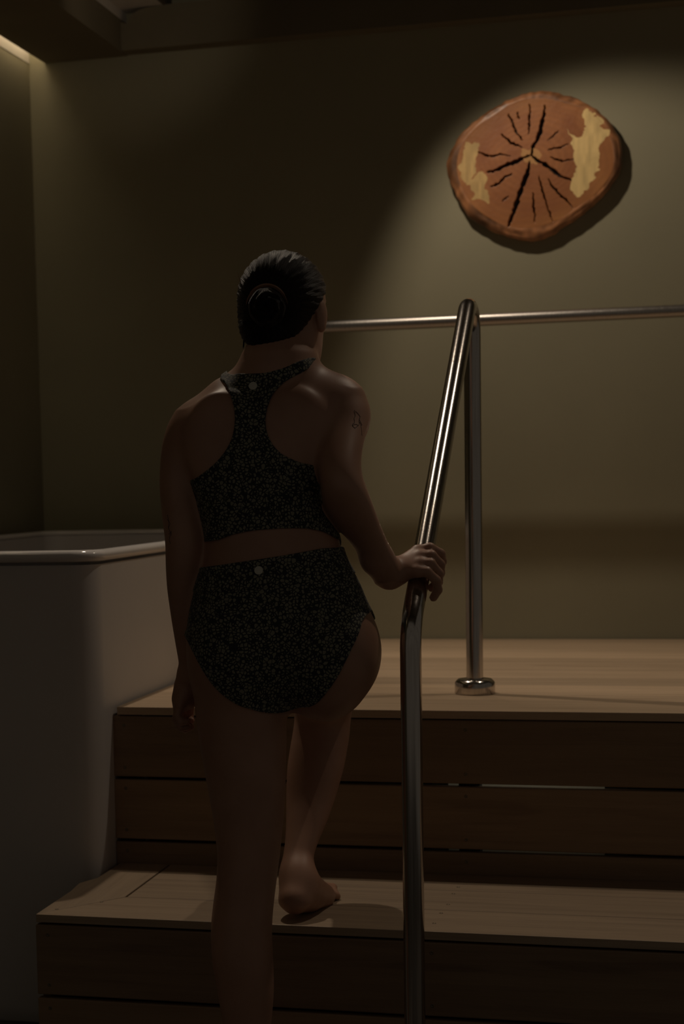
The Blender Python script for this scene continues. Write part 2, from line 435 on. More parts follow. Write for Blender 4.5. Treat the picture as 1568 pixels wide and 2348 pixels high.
def polar(poly, n):
    th = np.array([math.atan2(b, a) for a, b in poly]); rr_ = np.array([math.hypot(a, b) for a, b in poly])
    o_ = np.argsort(th); th, rr_ = th[o_], rr_[o_]
    t = np.linspace(-math.pi, math.pi, n, endpoint=False)
    v_ = np.interp(t, np.r_[th-2*math.pi, th, th+2*math.pi], np.r_[rr_, rr_, rr_])
    k = np.hanning(n//36*2+1); k /= k.sum()
    return t, np.convolve(np.r_[v_[-40:], v_, v_[:40]], k, 'same')[40:-40]
NA = 720
th, Ro = polar(outer, NA); _, Ri = polar(inner, NA)
rs = np.random.RandomState(4)
wob = sum(rs.uniform(.3, 1)*np.cos(th*k+rs.uniform(0, 6.28)) for k in (17, 23, 31, 44))*.0007
Ro = Ro + wob
# (radius fraction between 0 and Ri, then bevel to Ro, then back to wall)
NR = 150
frac = np.linspace(0.004, 1, NR)
RR = frac[:, None]*Ri[None, :]
HH = np.zeros_like(RR) + .045
nb = 14
tb = np.linspace(0, 1, nb+1)[1:]
RB = Ri[None, :]+(Ro-Ri)[None, :]*np.sin(tb*math.pi/2)[:, None]
HB = .045 - .022*(1-np.cos(tb*math.pi/2))[:, None]*np.ones((1, NA)) + .0012*np.sin(tb*math.pi*4)[:, None]*np.cos(th*7)[None, :]
RK = np.stack([Ro*.995, Ro*.97, Ro*.95]); HK = np.stack([np.full(NA, .018), np.full(NA, .008), np.full(NA, .002)])
RR = np.vstack([RR, RB, RK]); HH = np.vstack([HH, HB, HK])
GX, GZ = RR*np.cos(th)[None, :], RR*np.sin(th)[None, :]
def seg_field(poly, widths, X, Z):
    """signed: positive inside a tapering crack"""
    best = np.full(X.shape, -1.0)
    for (a, b_), (w0, w1) in zip(zip(poly[:-1], poly[1:]), zip(widths[:-1], widths[1:])):
        ax, az = a; bx, bz = b_; dx, dz = bx-ax, bz-az
        t = np.clip(((X-ax)*dx+(Z-az)*dz)/(dx*dx+dz*dz), 0, 1)
        d = np.hypot(X-ax-t*dx, Z-az-t*dz); w = w0+(w1-w0)*t
        best = np.maximum(best, w-d)
    return best
cracks = [([(745, 548), (760, 490), (795, 420), (812, 380), (818, 340), (838, 270), (842, 195)], 13),
 ([(745, 550), (690, 570), (640, 598), (600, 610), (530, 640), (470, 668), (430, 672)], 11),
 ([(752, 552), (790, 590), (830, 610), (880, 645), (930, 685), (960, 705), (1035, 732)], 11),
 ([(735, 600), (725, 660), (715, 690), (680, 780), (650, 870), (625, 950), (600, 1010), (578, 1065)], 13),
 ([(730, 190), (740, 240), (731, 290), (732, 340), (725, 400)], 5),
 ([(580, 255), (605, 300), (620, 350), (655, 410), (682, 442)], 6),
 ([(530, 400), (570, 430), (600, 462), (640, 478), (680, 495)], 7),
 ([(370, 530), (415, 552), (460, 560), (520, 546), (600, 556)], 5.5),
 ([(610, 685), (550, 712), (515, 750), (490, 768), (455, 776)], 7),
 ([(800, 700), (815, 760), (828, 810), (852, 880), (872, 950), (900, 1025)], 5),
 ([(865, 720), (900, 780), (930, 812), (965, 850), (1000, 880), (1045, 932)], 6),
 ([(758, 820), (762, 880), (760, 930), (772, 970), (770, 1035)], 4.5),
 ([(870, 440), (905, 410), (940, 378)], 3.5), ([(866, 512), (920, 500), (960, 495), (1012, 472)], 4.5),
 ([(888, 568), (930, 582), (970, 596), (1052, 580)], 4.5), ([(645, 240), (650, 270), (662, 292)], 3.5), ([(580, 850), (560, 860), (538, 886)], 3.5)]
CR = np.full(GX.shape, -1.0)
jit = rs.uniform(-1, 1, (3, 64))
for poly, w in cracks:
    pr = rel(poly); sub = []
    for a, b_ in zip(pr[:-1], pr[1:]):
        for k in range(4): sub.append((a[0]+(b_[0]-a[0])*k/4+rs.uniform(-.0017, .0017), a[1]+(b_[1]-a[1])*k/4+rs.uniform(-.0017, .0017)))
    sub.append(pr[-1]); m_ = len(sub)
    ww = [w/3.136/695*(.15+.95*math.sin(math.pi*min(1, (k+.6)/m_))**.7)*rs.uniform(.6, 1.35) for k in range(m_)]
    CR = np.maximum(CR, seg_field(sub, ww, GX, GZ))
cm = np.clip((CR+.0006)/.0016, 0, 1)
HH = HH - cm*.02
def in_poly(poly, X, Z):
    ins = np.zeros(X.shape, bool)
    for (x0, z0), (x1, z1) in zip(poly, poly[1:]+poly[:1]):
        c = ((z0 > Z) != (z1 > Z)) & (X < (x1-x0)*(Z-z0)/(z1-z0+1e-12)+x0); ins ^= c
    return ins
def vnoise(x, z, s, seed):
    r_ = np.random.RandomState(seed); g = r_.rand(64, 64)
    a, b_ = x*s+31.3, z*s+17.7; i, j = np.floor(a).astype(int), np.floor(b_).astype(int)
    fx, fz = a-i, b_-j; fx, fz = fx*fx*(3-2*fx), fz*fz*(3-2*fz); G = lambda p, q: g[p % 64, q % 64]
    return (G(i, j)*(1-fx)+G(i+1, j)*fx)*(1-fz)+(G(i, j+1)*(1-fx)+G(i+1, j+1)*fx)*fz
wx = (vnoise(GX, GZ, 45, 1)-.5)*.022 + (vnoise(GX, GZ, 140, 5)-.5)*.008; wz = (vnoise(GX, GZ, 45, 2)-.5)*.022+(vnoise(GX, GZ, 120, 6)-.5)*.008
pr_ = in_poly(rel([(1000, 370), (1055, 470), (1045, 560), (1060, 640), (1035, 830), (1090, 850), (1150, 800), (1180, 700), (1220, 680), (1255, 560), (1230, 480), (1285, 440), (1305, 380), (1240, 300), (1160, 230), (1115, 260), (1110, 330), (1120, 410), (1060, 425)]), GX+wx, GZ+wz)
pl_ = in_poly(rel([(280, 460), (375, 440), (360, 540), (345, 620), (340, 700), (400, 670), (420, 790), (450, 890), (340, 885), (320, 780), (260, 780), (240, 650), (245, 560)]), GX+wx, GZ+wz)
core = in_poly(rel([(690, 520), (740, 490), (800, 520), (830, 560), (790, 580), (770, 620), (700, 600), (680, 560)]), GX+wx*.6, GZ+wz*.6)
rn = RR/Ri[None, :]
ringv = .5+.5*np.sin(rn*75+16*vnoise(GX, GZ, 11, 3))
base = np.array([.385, .145, .045]); deep = np.array([.26, .085, .028]); gold = np.array([.55, .25, .075])
colr = base[None, None]*(1-.13*ringv[..., None])
mot = vnoise(GX, GZ, 22, 8)[..., None]; colr = colr*(1-mot*.85)+deep*(mot*.85)
g2 = np.clip((rn-.72)*3, 0, 1)[..., None]*vnoise(GX*.6, GZ*.6, 30, 9)[..., None]
colr = colr*(1-g2*.6)+gold*g2*.6
outer_b = (rn > 1.0)[..., None]
bk = np.array([.46, .20, .085])*(0.6+.7*vnoise(np.cos(th)[None, :]*.4+0*RR, RR*2+np.sin(th)[None, :]*.4, 40, 11))[..., None]
dk = np.clip(vnoise(GX, GZ, 14, 12)*2.4-1.1, 0, 1)[..., None]; bk = bk*(1-dk*.6)
colr = np.where(outer_b, bk, colr)
pale = np.array([.78, .56, .24])*(0.8+.35*vnoise(GX*3, GZ*.8, 40, 13))[..., None]
colr = np.where(pr_[..., None], pale, colr)
colr = np.where(pl_[..., None], pale*np.array([.72, .66, .60]), colr)
colr = np.where(core[..., None], colr*.4+np.array([.6, .34, .12])*.6, colr)
colr = colr*(1-cm[..., None]*.93)
n1, n2 = RR.shape
verts = [(float(GX[i, j]), -float(HH[i, j]), float(GZ[i, j])) for i in range(n1) for j in range(n2)]
faces = [(i*n2+j, (i+1)*n2+j, (i+1)*n2+(j+1) % n2, i*n2+(j+1) % n2) for i in range(n1-1) for j in range(n2)]
faces.append(tuple(range(n2))); faces.append(tuple((n1-1)*n2+j for j in range(n2))[::-1])
m, nt, b = new_mat('oiled_log_wood')
ca = node(nt, 'ShaderNodeVertexColor', layer_name='wood'); lk(nt, ca.outputs[0], b.inputs['Base Color'])
b.inputs['Roughness'].default_value = .48; b.inputs['Coat Weight'].default_value = .15; b.inputs['Coat Roughness'].default_value = .3
c = coords(nt, (60, 60, 60)); nn = node(nt, 'ShaderNodeTexNoise', i_Scale=1.2, i_Detail=5); lk(nt, c, nn.inputs['Vector']); bump(nt, b, nn.outputs['Fac'], .35, .002)
log = mesh_obj('log_slice', verts, faces, m, None, True, (cxz[0], YW-.0005, cxz[1]))
ly = log.data.color_attributes.new('wood', 'FLOAT_COLOR', 'POINT')
ly.data.foreach_set('color', np.concatenate([colr.reshape(-1, 3), np.ones((n1*n2, 1))], 1).astype(np.float32).ravel())
tag(log, 'round polished log slice with radial cracks and pale patches hung on the wall', 'wall decoration')

# ------------------------------------------------------------------ the person
def ground_dir(px, py=1200):
    d = C_R*((px-PPX)/FPX) - C_U*((py-PPY)/FPX) + C_F
    return Vector((d.x, d.y, 0)).normalized()
EY = ground_dir(640); EX = Vector((EY.y, -EY.x, 0))
P0 = EY*(3.35/EY.y)                             # where she stands
PROT = math.atan2(EX.y, EX.x)
def L(px, py, d):
    """point at depth d (metres beyond P0) in her own frame: x right, y ahead, z up"""
    r_ = C_R*((px-PPX)/FPX) - C_U*((py-PPY)/FPX) + C_F
    k = (P0.dot(EY)+d)/r_.dot(EY); p = r_*k
    q = p-P0
    return np.array([q.dot(EX), q.dot(EY), p.z+CAM_H])
def WL(x, y, z):
    q = Vector((x, y, z))-P0; return np.array([q.dot(EX), q.dot(EY), z])

class Field:
    def __init__(s, lo, hi, h, big=.06):
        s.lo = np.array(lo, float); s.h = h; s.n = np.ceil((np.array(hi)-s.lo)/h).astype(int)+1
        s.ax = [s.lo[i]+h*np.arange(s.n[i]) for i in range(3)]
        s.V = np.full(s.n, big, np.float32); s.big = big
    def box(s, lo, hi, m):
        i0 = np.maximum(0, np.floor((np.array(lo)-m-s.lo)/s.h).astype(int)); i1 = np.minimum(s.n, np.ceil((np.array(hi)+m-s.lo)/s.h).astype(int)+1)
        if (i1 <= i0).any(): return None, None
        sl = tuple(slice(a, b_) for a, b_ in zip(i0, i1))
        g = np.meshgrid(*[s.ax[k][sl[k]] for k in range(3)], indexing='ij')
        return sl, g
    def merge(s, sl, d, k):
        a = s.V[sl]
        if k > 0:
            hh = np.maximum(k-np.abs(a-d), 0)/k; s.V[sl] = np.minimum(a, d)-hh*hh*k*.25
        else: s.V[sl] = np.minimum(a, d)
    def cone(s, a, b_, r1, r2, k=.02, flat=None):
        a, b_ = np.array(a, float), np.array(b_, float); r = max(r1, r2)
        sl, g = s.box(np.minimum(a, b_)-r, np.maximum(a, b_)+r, s.big)
        if sl is None: return
        ba = b_-a; p = [g[i]-a[i] for i in range(3)]
        t = np.clip(sum(p[i]*ba[i] for i in range(3))/max(1e-9, ba.dot(ba)), 0, 1)
        if flat is not None:                      # flat = (unit axis, factor > 1 squeezes along it)
            ax_, f_ = np.array(flat[0]), flat[1]
            q = [p[i]-t*ba[i] for i in range(3)]; c_ = sum(q[i]*ax_[i] for i in range(3))
            d = np.sqrt(sum((q[i]+(f_-1)*c_*ax_[i])**2 for i in range(3)))-(r1+(r2-r1)*t)
        else:
            d = np.sqrt(sum((p[i]-t*ba[i])**2 for i in range(3)))-(r1+(r2-r1)*t)
        s.merge(sl, d.astype(np.float32), k)
    def chain(s, pts, rads, k=.02, flat=None):
        for i in range(len(pts)-1): s.cone(pts[i], pts[i+1], rads[i], rads[i+1], k, flat)
    def ell(s, c_, r, k=.02, R=None):
        c_, r = np.array(c_, float), np.array(r, float); m = r.max()
        sl, g = s.box(c_-m, c_+m, s.big)
        if sl is None: return
        p = [g[i]-c_[i] for i in range(3)]
        if R is not None: p = [sum(R[j][i]*p[j] for j in range(3)) for i in range(3)]
        k0 = np.sqrt(sum((p[i]/r[i])**2 for i in range(3))); k1 = np.sqrt(sum((p[i]/r[i]**2)**2 for i in range(3)))+1e-9
        s.merge(sl, (k0*(k0-1)/k1).astype(np.float32), k)
    def loft(s, rows, k=.02, p=2.3, sm=.03):
        """rows: (z, xl, xr, yc, hy) from top to bottom"""
        rows = np.array(sorted(rows)); z = rows[:, 0]
        lo = (rows[:, 1].min(), (rows[:, 3]-rows[:, 4]).min(), z[0]); hi = (rows[:, 2].max(), (rows[:, 3]+rows[:, 4]).max(), z[-1])
        sl, g = s.box(lo, hi, s.big)
        zz = s.ax[2][sl[2]]; zf = np.linspace(z[0], z[-1], 400); dz = zf[1]-zf[0]
        kn = max(1, int(sm/dz)); ker = np.hanning(2*kn+3); ker /= ker.sum(); prm = []
        for c_ in range(1, 5):
            v_ = np.interp(zf, z, rows[:, c_]); pad = len(ker)
            ext = np.r_[2*v_[0]-v_[1:pad+1][::-1], v_, 2*v_[-1]-v_[-pad-1:-1][::-1]]
            v_ = np.convolve(ext, ker, 'same')[pad:-pad]; prm.append(np.interp(zz, zf, v_)[None, None, :])
        xl, xr, yc, hy = prm; hx = (xr-xl)/2
        u = np.abs(g[0]-(xl+xr)/2)/hx; v_ = np.abs(g[1]-yc)/hy
        q = (u**p+v_**p)**(1/p)
        gr = np.sqrt((u/np.maximum(q, 1e-6)/hx)**2+(v_/np.maximum(q, 1e-6)/hy)**2)+1e-6
        d = (q-1)/np.maximum(gr, 1/np.maximum(hx, hy))
        d = np.maximum(d, np.maximum(g[2]-z[-1], z[0]-g[2]))
        s.merge(sl, d.astype(np.float32), k)
def surface_nets(V, lo, h):
    ins = V < 0; n = V.shape
    c = np.zeros(tuple(np.array(n)-1), np.int8)
    for i in (0, 1):
        for j in (0, 1):
            for k in (0, 1): c += ins[i:n[0]-1+i, j:n[1]-1+j, k:n[2]-1+k]
    act = (c > 0) & (c < 8); idx = np.full(act.shape, -1, np.int64); I = np.argwhere(act); idx[act] = np.arange(len(I))
    acc = np.zeros((len(I), 3)); cnt = np.zeros(len(I))
    cor = [(i, j, k) for i in (0, 1) for j in (0, 1) for k in (0, 1)]
    val = {q: V[I[:, 0]+q[0], I[:, 1]+q[1], I[:, 2]+q[2]].astype(float) for q in cor}
    for q in cor:
        for a in range(3):
            if q[a]: continue
            r = list(q); r[a] = 1; r = tuple(r); v0, v1 = val[q], val[r]; m_ = (v0 < 0) != (v1 < 0)
            t = np.where(m_, v0/np.where(m_, v0-v1, 1), 0); p = np.tile(np.array(q, float), (len(I), 1)); p[:, a] += t
            acc += p*m_[:, None]; cnt += m_
    P = (I+acc/cnt[:, None])*h+lo
    quads = []
    for a in range(3):
        b_, c_ = (a+1) % 3, (a+2) % 3
        s0 = [slice(1, -1)]*3; s0[a] = slice(0, n[a]-1); s1 = list(s0); s1[a] = slice(1, n[a])
        s0[b_] = s1[b_] = slice(1, n[b_]-1); s0[c_] = s1[c_] = slice(1, n[c_]-1)
        A, B = ins[tuple(s0)], ins[tuple(s1)]
        for flag in (True, False):
            E_ = np.argwhere((A != B) & (A == flag))
            if not len(E_): continue
            E_[:, b_] += 1; E_[:, c_] += 1
            def cell(db, dc):
                q = E_.copy(); q[:, b_] -= db; q[:, c_] -= dc; return idx[q[:, 0], q[:, 1], q[:, 2]]
            Q = np.stack([cell(1, 1), cell(0, 1), cell(0, 0), cell(1, 0)], 1)
            quads.append(Q if flag else Q[:, ::-1])
    return P, np.vstack(quads)
def field_obj(name, V, F_, mat, parent):
    P, Q = surface_nets(V, F_.lo, F_.h)
    me = bpy.data.meshes.new(name)
    me.vertices.add(len(P)); me.vertices.foreach_set('co', P.astype(np.float32).ravel())
    me.loops.add(len(Q)*4); me.loops.foreach_set('vertex_index', Q.astype(np.int32).ravel())
    me.polygons.add(len(Q)); me.polygons.foreach_set('loop_start', np.arange(0, len(Q)*4, 4, dtype=np.int32))
    try: me.polygons.foreach_set('loop_total', np.full(len(Q), 4, np.int32))
    except Exception: pass
    me.update(calc_edges=True); me.validate()
    me.polygons.foreach_set('use_smooth', [True]*len(me.polygons))
    o = bpy.data.objects.new(name, me); COL.objects.link(o); o.parent = parent
    if mat: me.materials.append(mat)
    return o

person = empty('person', (P0.x, P0.y, 0), PROT)
tag(person, 'barefoot person with dark bun and spotted two-piece swimwear climbing the steps', 'person')

HV = .0035
F = Field((-.42, -.36, -.012), (.50, .72, 1.78), HV)
def row(py, xl, xr, yc, hy):
    a, b_ = L(xl, py, yc), L(xr, py, yc); return ((a[2]+b_[2])/2, a[0], b_[0], yc, hy)
torso = [row(*q) for q in (
    (838, 585, 700, .075, .055), (856, 560, 722, .072, .062), (872, 515, 758, .070, .070), (895, 478, 795, .068, .082), (930, 445, 800, .062, .092),
    (980, 430, 780, .055, .100), (1040, 428, 748, .045, .106), (1100, 438, 735, .035, .104), (1160, 453, 745, .025, .098), (1215, 468, 770, .015, .092),
    (1245, 472, 779, .010, .090), (1275, 470, 784, .008, .092), (1305, 461, 801, .006, .098), (1350, 446, 826, .004, .106),
    (1400, 439, 838, .000, .112), (1450, 438, 848, .000, .114), (1500, 440, 852, .002, .112), (1550, 445, 846, .006, .104), (1590, 470, 815, .012, .085), (1618, 520, 765, .02, .06))]
TF = Field(F.lo, F.lo+HV*(F.n-1), HV); TF.n = F.n; TF.V = np.full(F.n, .06, np.float32); TF.ax = F.ax
def torso_parts(f):
    f.loft(torso, .03, 2.35)
    # buttocks
    f.ell(L(540, 1495, -.045), (.085, .082, .112), .035)
    f.ell(L(748, 1510, -.030), (.090, .090, .120), .035)
    # shoulder blades
    f.ell(L(500, 1000, -.018), (.055, .022, .080), .05)
    f.ell(L(680, 1000, -.016), (.050, .022, .080), .05)
    # chest in front
    f.ell(L(530, 1080, .115), (.062, .045, .058), .04); f.ell(L(665, 1080, .115), (.062, .045, .058), .04)
    # left thigh and knee
    f.loft([row(*q) for q in ((1470, 442, 640, .0, .10), (1540, 443, 652, .0, .108), (1620, 446, 656, -.004, .100), (1700, 457, 657, -.010, .094), (1800, 475, 655, -.022, .084),
        (1870, 488, 651, -.032, .076), (1960, 499, 642, -.046, .066), (2020, 496, 634, -.056, .062), (2060, 490, 629, -.064, .061), (2110, 484, 624, -.074, .062), (2160, 483, 624, -.084, .064), (2210, 487, 627, -.092, .064),
        (2280, 500, 628, -.100, .058), (2348, 511, 622, -.106, .050), (2420, 525, 612, -.110, .043), (2500, 540, 602, -.114, .037), (2560, 546, 600, -.116, .037), (2600, 546, 602, -.114, .038))], .03, 2.15)
torso_parts(TF)
TF.cone(L(636, 862, .055), L(643, 800, .072), .057, .053, .035)
TF.cone(L(640, 852, .06), L(520, 908, .06), .047, .034, .05); TF.cone(L(640, 852, .06), L(750, 904, .06), .047, .033, .05)
F.V = TF.V.copy()
# the right thigh goes forward to the raised knee
hipR, kneeR, ankR = L(748, 1490, .02), L(741, 1600, .44), L(680, 1968, .245)
F.cone(hipR, hipR*.5+kneeR*.5, .100, .080, .04); F.cone(hipR*.5+kneeR*.5, kneeR, .080, .056, .03)
TF.cone(hipR, hipR*.5+kneeR*.5, .100, .080, .04)
F.cone(kneeR, L(738, 1668, .425), .056, .050, .03)
F.loft([row(*q) for q in ((1610, 688, 798, .43, .055), (1650, 680, 799, .425, .058), (1700, 667, 799, .412, .060), (1760, 658, 789, .392, .058), (1830, 656, 769, .362, .050), (1890, 656, 748, .325, .041),
     (1940, 653, 725, .290, .035), (1975, 646, 716, .265, .034), (2005, 645, 713, .248, .036), (2035, 645, 722, .235, .040), (2055, 646, 715, .23, .040))], .025, 2.1)
# right foot: heel a little off the tread, weight on the ball
heel = L(676, 2064, .205); ball5 = L(742, 2055, .335); ball1 = L(722, 2044, .38)
F.cone(heel, heel*.55+ball5*.45, .030, .024, .03); F.cone(heel*.55+ball5*.45, ball5, .024, .0165, .02)
F.cone(L(686, 2012, .245), L(718, 2044, .34), .034, .021, .03); F.cone(L(700, 2036, .30), ball1, .026, .017, .02)
F.cone(L(700, 2040, .24), ball5, .028, .018, .03)
ZT = ZS
t5, t1 = L(772, 2052, .372), L(762, 2040, .44)
for q in range(5):
    u = q/4; base_ = ball5*(1-u)+ball1*u; tip = t5*(1-u)+t1*u; r_ = (.0088, .0090, .0092, .0095, .0115)[q]
    tip = np.array([tip[0], tip[1], ZT+r_*.9]); base_ = np.array([base_[0], base_[1], max(base_[2], ZT+.015)])
    mid_ = base_*.45+tip*.55+np.array([0, 0, .004]); F.chain([base_, mid_, tip], [.013, r_*1.0, r_], .008)
# left foot on the floor, out of the frame
la = L(573, 2590, -.115)
F.cone(la, np.array([la[0]-.004, -.150, .032]), .038, .032, .03); F.cone(np.array([la[0]-.004, -.150, .032]), np.array([la[0]-.02, .02, .026]), .032, .026, .03)
F.cone(la, np.array([la[0]-.005, .0, .034]), .036, .024, .03); F.cone(np.array([la[0], -.1, .036]), np.array([la[0]+.018, .03, .024]), .034, .022, .03)
for q in range(5):
    r_ = (.013, .0095, .0092, .0088, .0085)[q]; bx = la[0]+.030-.017*q
    F.chain([(bx*.9+la[0]*.1, .03-.006*q, .022), (bx-.002, .062-.010*q, .018), (bx-.003, .082-.012*q, r_)], [.015, r_, r_*.95], .007)
# neck and head
hc = L(650, 702, .095)
yawh = math.radians(29); g_ = np.array([math.sin(yawh), math.cos(yawh), 0]); s_ = np.array([g_[1], -g_[0], 0])
Rh = [list(s_), list(g_), [0, 0, 1]]           # head frame: right, ahead, up
def hp(a, b_, c_): return hc + s_*a + g_*b_ + np.array([0, 0, c_])
F.cone(L(636, 862, .055), L(645, 770, .080), .057, .052, .035, None)
RT_ = np.array(Rh).T
def hell(c_, r, k): F.ell(c_, r, k, R=np.array([s_, g_, [0, 0, 1.0]]).T)
hell(hp(0, .0, .012), (.078, .096, .090), .02)
hell(hp(0, .035, -.055), (.058, .062, .070), .03)
F.cone(hp(0, .06, -.098), hp(0, .074, -.108), .022, .017, .03)       # chin
F.cone(hp(.052, -.005, -.058), hp(.022, .065, -.103), .014, .012, .03); F.cone(hp(-.052, -.005, -.058), hp(-.022, .065, -.103), .014, .012, .03)
F.cone(hp(0, .092, -.005), hp(0, .107, -.042), .007, .011, .014)     # nose
F.cone(hp(-.012, .094, -.046), hp(.012, .094, -.046), .007, .007, .006)
F.cone(hp(-.016, .088, -.068), hp(.016, .088, -.068), .0055, .0055, .005); F.cone(hp(-.014, .087, -.078), hp(.014, .087, -.078), .006, .006, .005)
F.cone(hp(-.045, .078, .012), hp(-.014, .091, .012), .007, .007, .012); F.cone(hp(.045, .078, .012), hp(.014, .091, .012), .007, .007, .012)
hell(hp(-.031, .078, -.006), (.013, .012, .009), .006); hell(hp(.031, .078, -.006), (.013, .012, .009), .006)
for sgn in (-1, 1):                             # ears
    hell(hp(sgn*.079, .008, -.022), (.0085, .018, .030), .006); hell(hp(sgn*.080, .006, -.045), (.006, .009, .010), .006)
# left arm hanging
sL, eL, wL = L(424, 965, .058), L(420, 1232, -.015), L(434, 1535, .045)
F.ell(L(446, 1012, .055), (.056, .056, .072), .05)
F.loft([row(*q) for q in ((955, 418, 500, .058, .045), (975, 400, 490, .056, .050), (1005, 382, 470, .052, .053), (1050, 368, 456, .045, .050), (1110, 365, 452, .034, .047), (1180, 371, 461, .018, .045), (1240, 379, 465, .002, .043),
     (1300, 380, 461, .004, .043), (1350, 383, 457, .012, .041), (1420, 393, 454, .026, .036), (1480, 403, 456, .038, .030), (1530, 412, 458, .046, .0245), (1555, 411, 458, .048, .023))], .022, 2.1)
# right arm: elbow back, hand on the rail
sR, eR, wR = L(790, 945, .055), L(786, 1112, -.085), L(893, 1318, .055)
F.ell(L(783, 965, .045), (.048, .050, .062), .05)
F.ell(L(757, 918, .06), (.05, .04, .03), .05)
F.loft([row(*q) for q in ((908, 770, 812, .050, .030), (918, 756, 830, .050, .046), (935, 744, 842, .045, .054), (965, 734, 846, .030, .058), (1000, 728, 838, .004, .058), (1040, 726, 829, -.030, .056), (1075, 728, 827, -.055, .052),
     (1105, 734, 834, -.066, .050), (1135, 737, 847, -.062, .050), (1165, 744, 857, -.046, .050), (1200, 769, 870, -.024, .048), (1240, 801, 887, .002, .044), (1275, 826, 903, .022, .040), (1305, 848, 915, .038, .034), (1330, 868, 922, .048, .028))], .022, 2.1)
F.cone(L(862, 1285, .022), wR, .0300, .0250, .02)
# --- hands
tR = Vector((0, 1, slope)).normalized(); nR = Vector((0, -tR.z, tR.y))
def RP(s, x, n_):
    """point by the rail: s metres up along the rail from the hand, x right of its axis, n_ above it"""
    p = Vector((XRAIL, 3.485, zlow+slope*(3.485-YF))) + tR*s + nR*n_ + Vector((x, 0, 0))
    return WL(*p)
F.cone(wR, wR*.7+RP(.0, -.03, .026)*.3, .0245, .024, .02, None)
wpt = wR*.75+RP(-.01, -.045, .030)*.25
mcps = [RP(.032, -.004, .0365), RP(.012, .004, .0390), RP(-.009, .006, .0375), RP(-.028, .002, .0340)]
for q, mc in enumerate(mcps):
    F.cone(wpt, mc, .0175, (.0122, .0122, .0116, .0112)[q], .014)
fing = [([RP(.036, .020, .040), RP(.040, .0385, .022), RP(.041, .040, .002), RP(.040, .030, -.014)], .0110, .0094),
        ([RP(.014, .026, .039), RP(.015, .0405, .016), RP(.015, .039, -.006), RP(.015, .026, -.022)], .0107, .0091),
        ([RP(-.007, .026, .036), RP(-.008, .0400, .012), RP(-.008, .037, -.010), RP(-.008, .023, -.024)], .0103, .0088),
        ([RP(-.028, .021, .033), RP(-.031, .038, .014), RP(-.036, .040, -.006), RP(-.040, .030, -.022)], .0098, .0084)]
for mc, (pts_, ra, rb) in zip(mcps, fing):
    F.cone(mc, pts_[0], .0112, ra*1.03, .006)
    F.chain(pts_, [ra, ra*.95, rb*1.02, rb], .003)
F.chain([wpt+np.array([0, 0, -.008]), RP(.012, -.034, .006), RP(.036, -.031, -.010), RP(.052, -.017, -.024)], [.0165, .0125, .0105, .0088], .010)
# left hand, relaxed: palm then curled fingers
wl = L(436, 1548, .046); pk = L(424, 1612, .060)
F.cone(wl, L(421, 1600, .058), .021, .023, .015, None); F.cone(wl, L(430, 1600, .058), .021, .020, .015)
kn = [L(415, 1622, .085), L(411, 1624, .064), L(410, 1622, .045), L(413, 1616, .028)]
for q, k_ in enumerate(kn): F.cone(L(428, 1575, .052), k_, .0175, .0105, .012)
fl_ = [[(420, 1650, .092), (431, 1662, .088), (438, 1652, .082)], [(410, 1652, .068), (424, 1671, .066), (438, 1666, .064)],
       [(405, 1648, .045), (415, 1668, .044), (431, 1667, .044)], [(407, 1640, .025), (415, 1655, .024), (428, 1655, .026)]]
for k_, pts_, ra in zip(kn, fl_, (.0092, .0092, .0088, .0080)):
    F.chain([k_]+[L(*q) for q in pts_], [ra*1.08, ra, ra*.92, ra*.82], .003)
F.chain([L(436, 1575, .062), L(437, 1605, .085), L(432, 1628, .098), L(436, 1648, .100)], [.015, .0115, .0095, .008], .008)

# --- skin
m, nt, b = new_mat('skin')
c = coords(nt); n1_ = node(nt, 'ShaderNodeTexNoise', i_Scale=9, i_Detail=5); lk(nt, c, n1_.inputs['Vector'])
r = ramp(nt, [(.3, (.37, .20, .133)), (.7, (.46, .262, .183))]); lk(nt, n1_.outputs['Fac'], r.inputs[0]); lk(nt, r.outputs[0], b.inputs['Base Color'])
b.inputs['Roughness'].default_value = .48; b.inputs['Subsurface Weight'].default_value = .12; b.inputs['Subsurface Radius'].default_value = (.6, .2, .1); b.inputs['Subsurface Scale'].default_value = .01
n2_ = node(nt, 'ShaderNodeTexNoise', i_Scale=420, i_Detail=3); lk(nt, c, n2_.inputs['Vector']); bump(nt, b, n2_.outputs['Fac'], .15, .0006)
M_SKIN = m
body = field_obj('body', F.V, F, M_SKIN, person)

# --- eyes (closed lids would hide them; small whites and irises)
def uv_ball(name, c_, r_, mat, parent, sc=(1, 1, 1)):
    bm = bmesh.new(); bmesh.ops.create_uvsphere(bm, u_segments=24, v_segments=16, radius=r_)
    for v in bm.verts: v.co = Vector((v.co.x*sc[0], v.co.y*sc[1], v.co.z*sc[2]))
    o = bm_obj(name, bm, mat, parent, True); o.location = Vector(c_); o.rotation_euler = (0, 0, -yawh); return o
M_EYE = plain('eye_white', (.7, .68, .65), .25); M_IRIS = plain('dark_iris', (.03, .018, .01), .2)
for sgn in (-1, 1):
    e = uv_ball('eye', hp(sgn*.031, .0835, -.006), .0085, M_EYE, person, (1.1, 1, .62))
    i_ = uv_ball('iris', (0, .0062, 0), .0038, M_IRIS, e, (1, .7, 1)); i_.rotation_euler = (0, 0, 0)

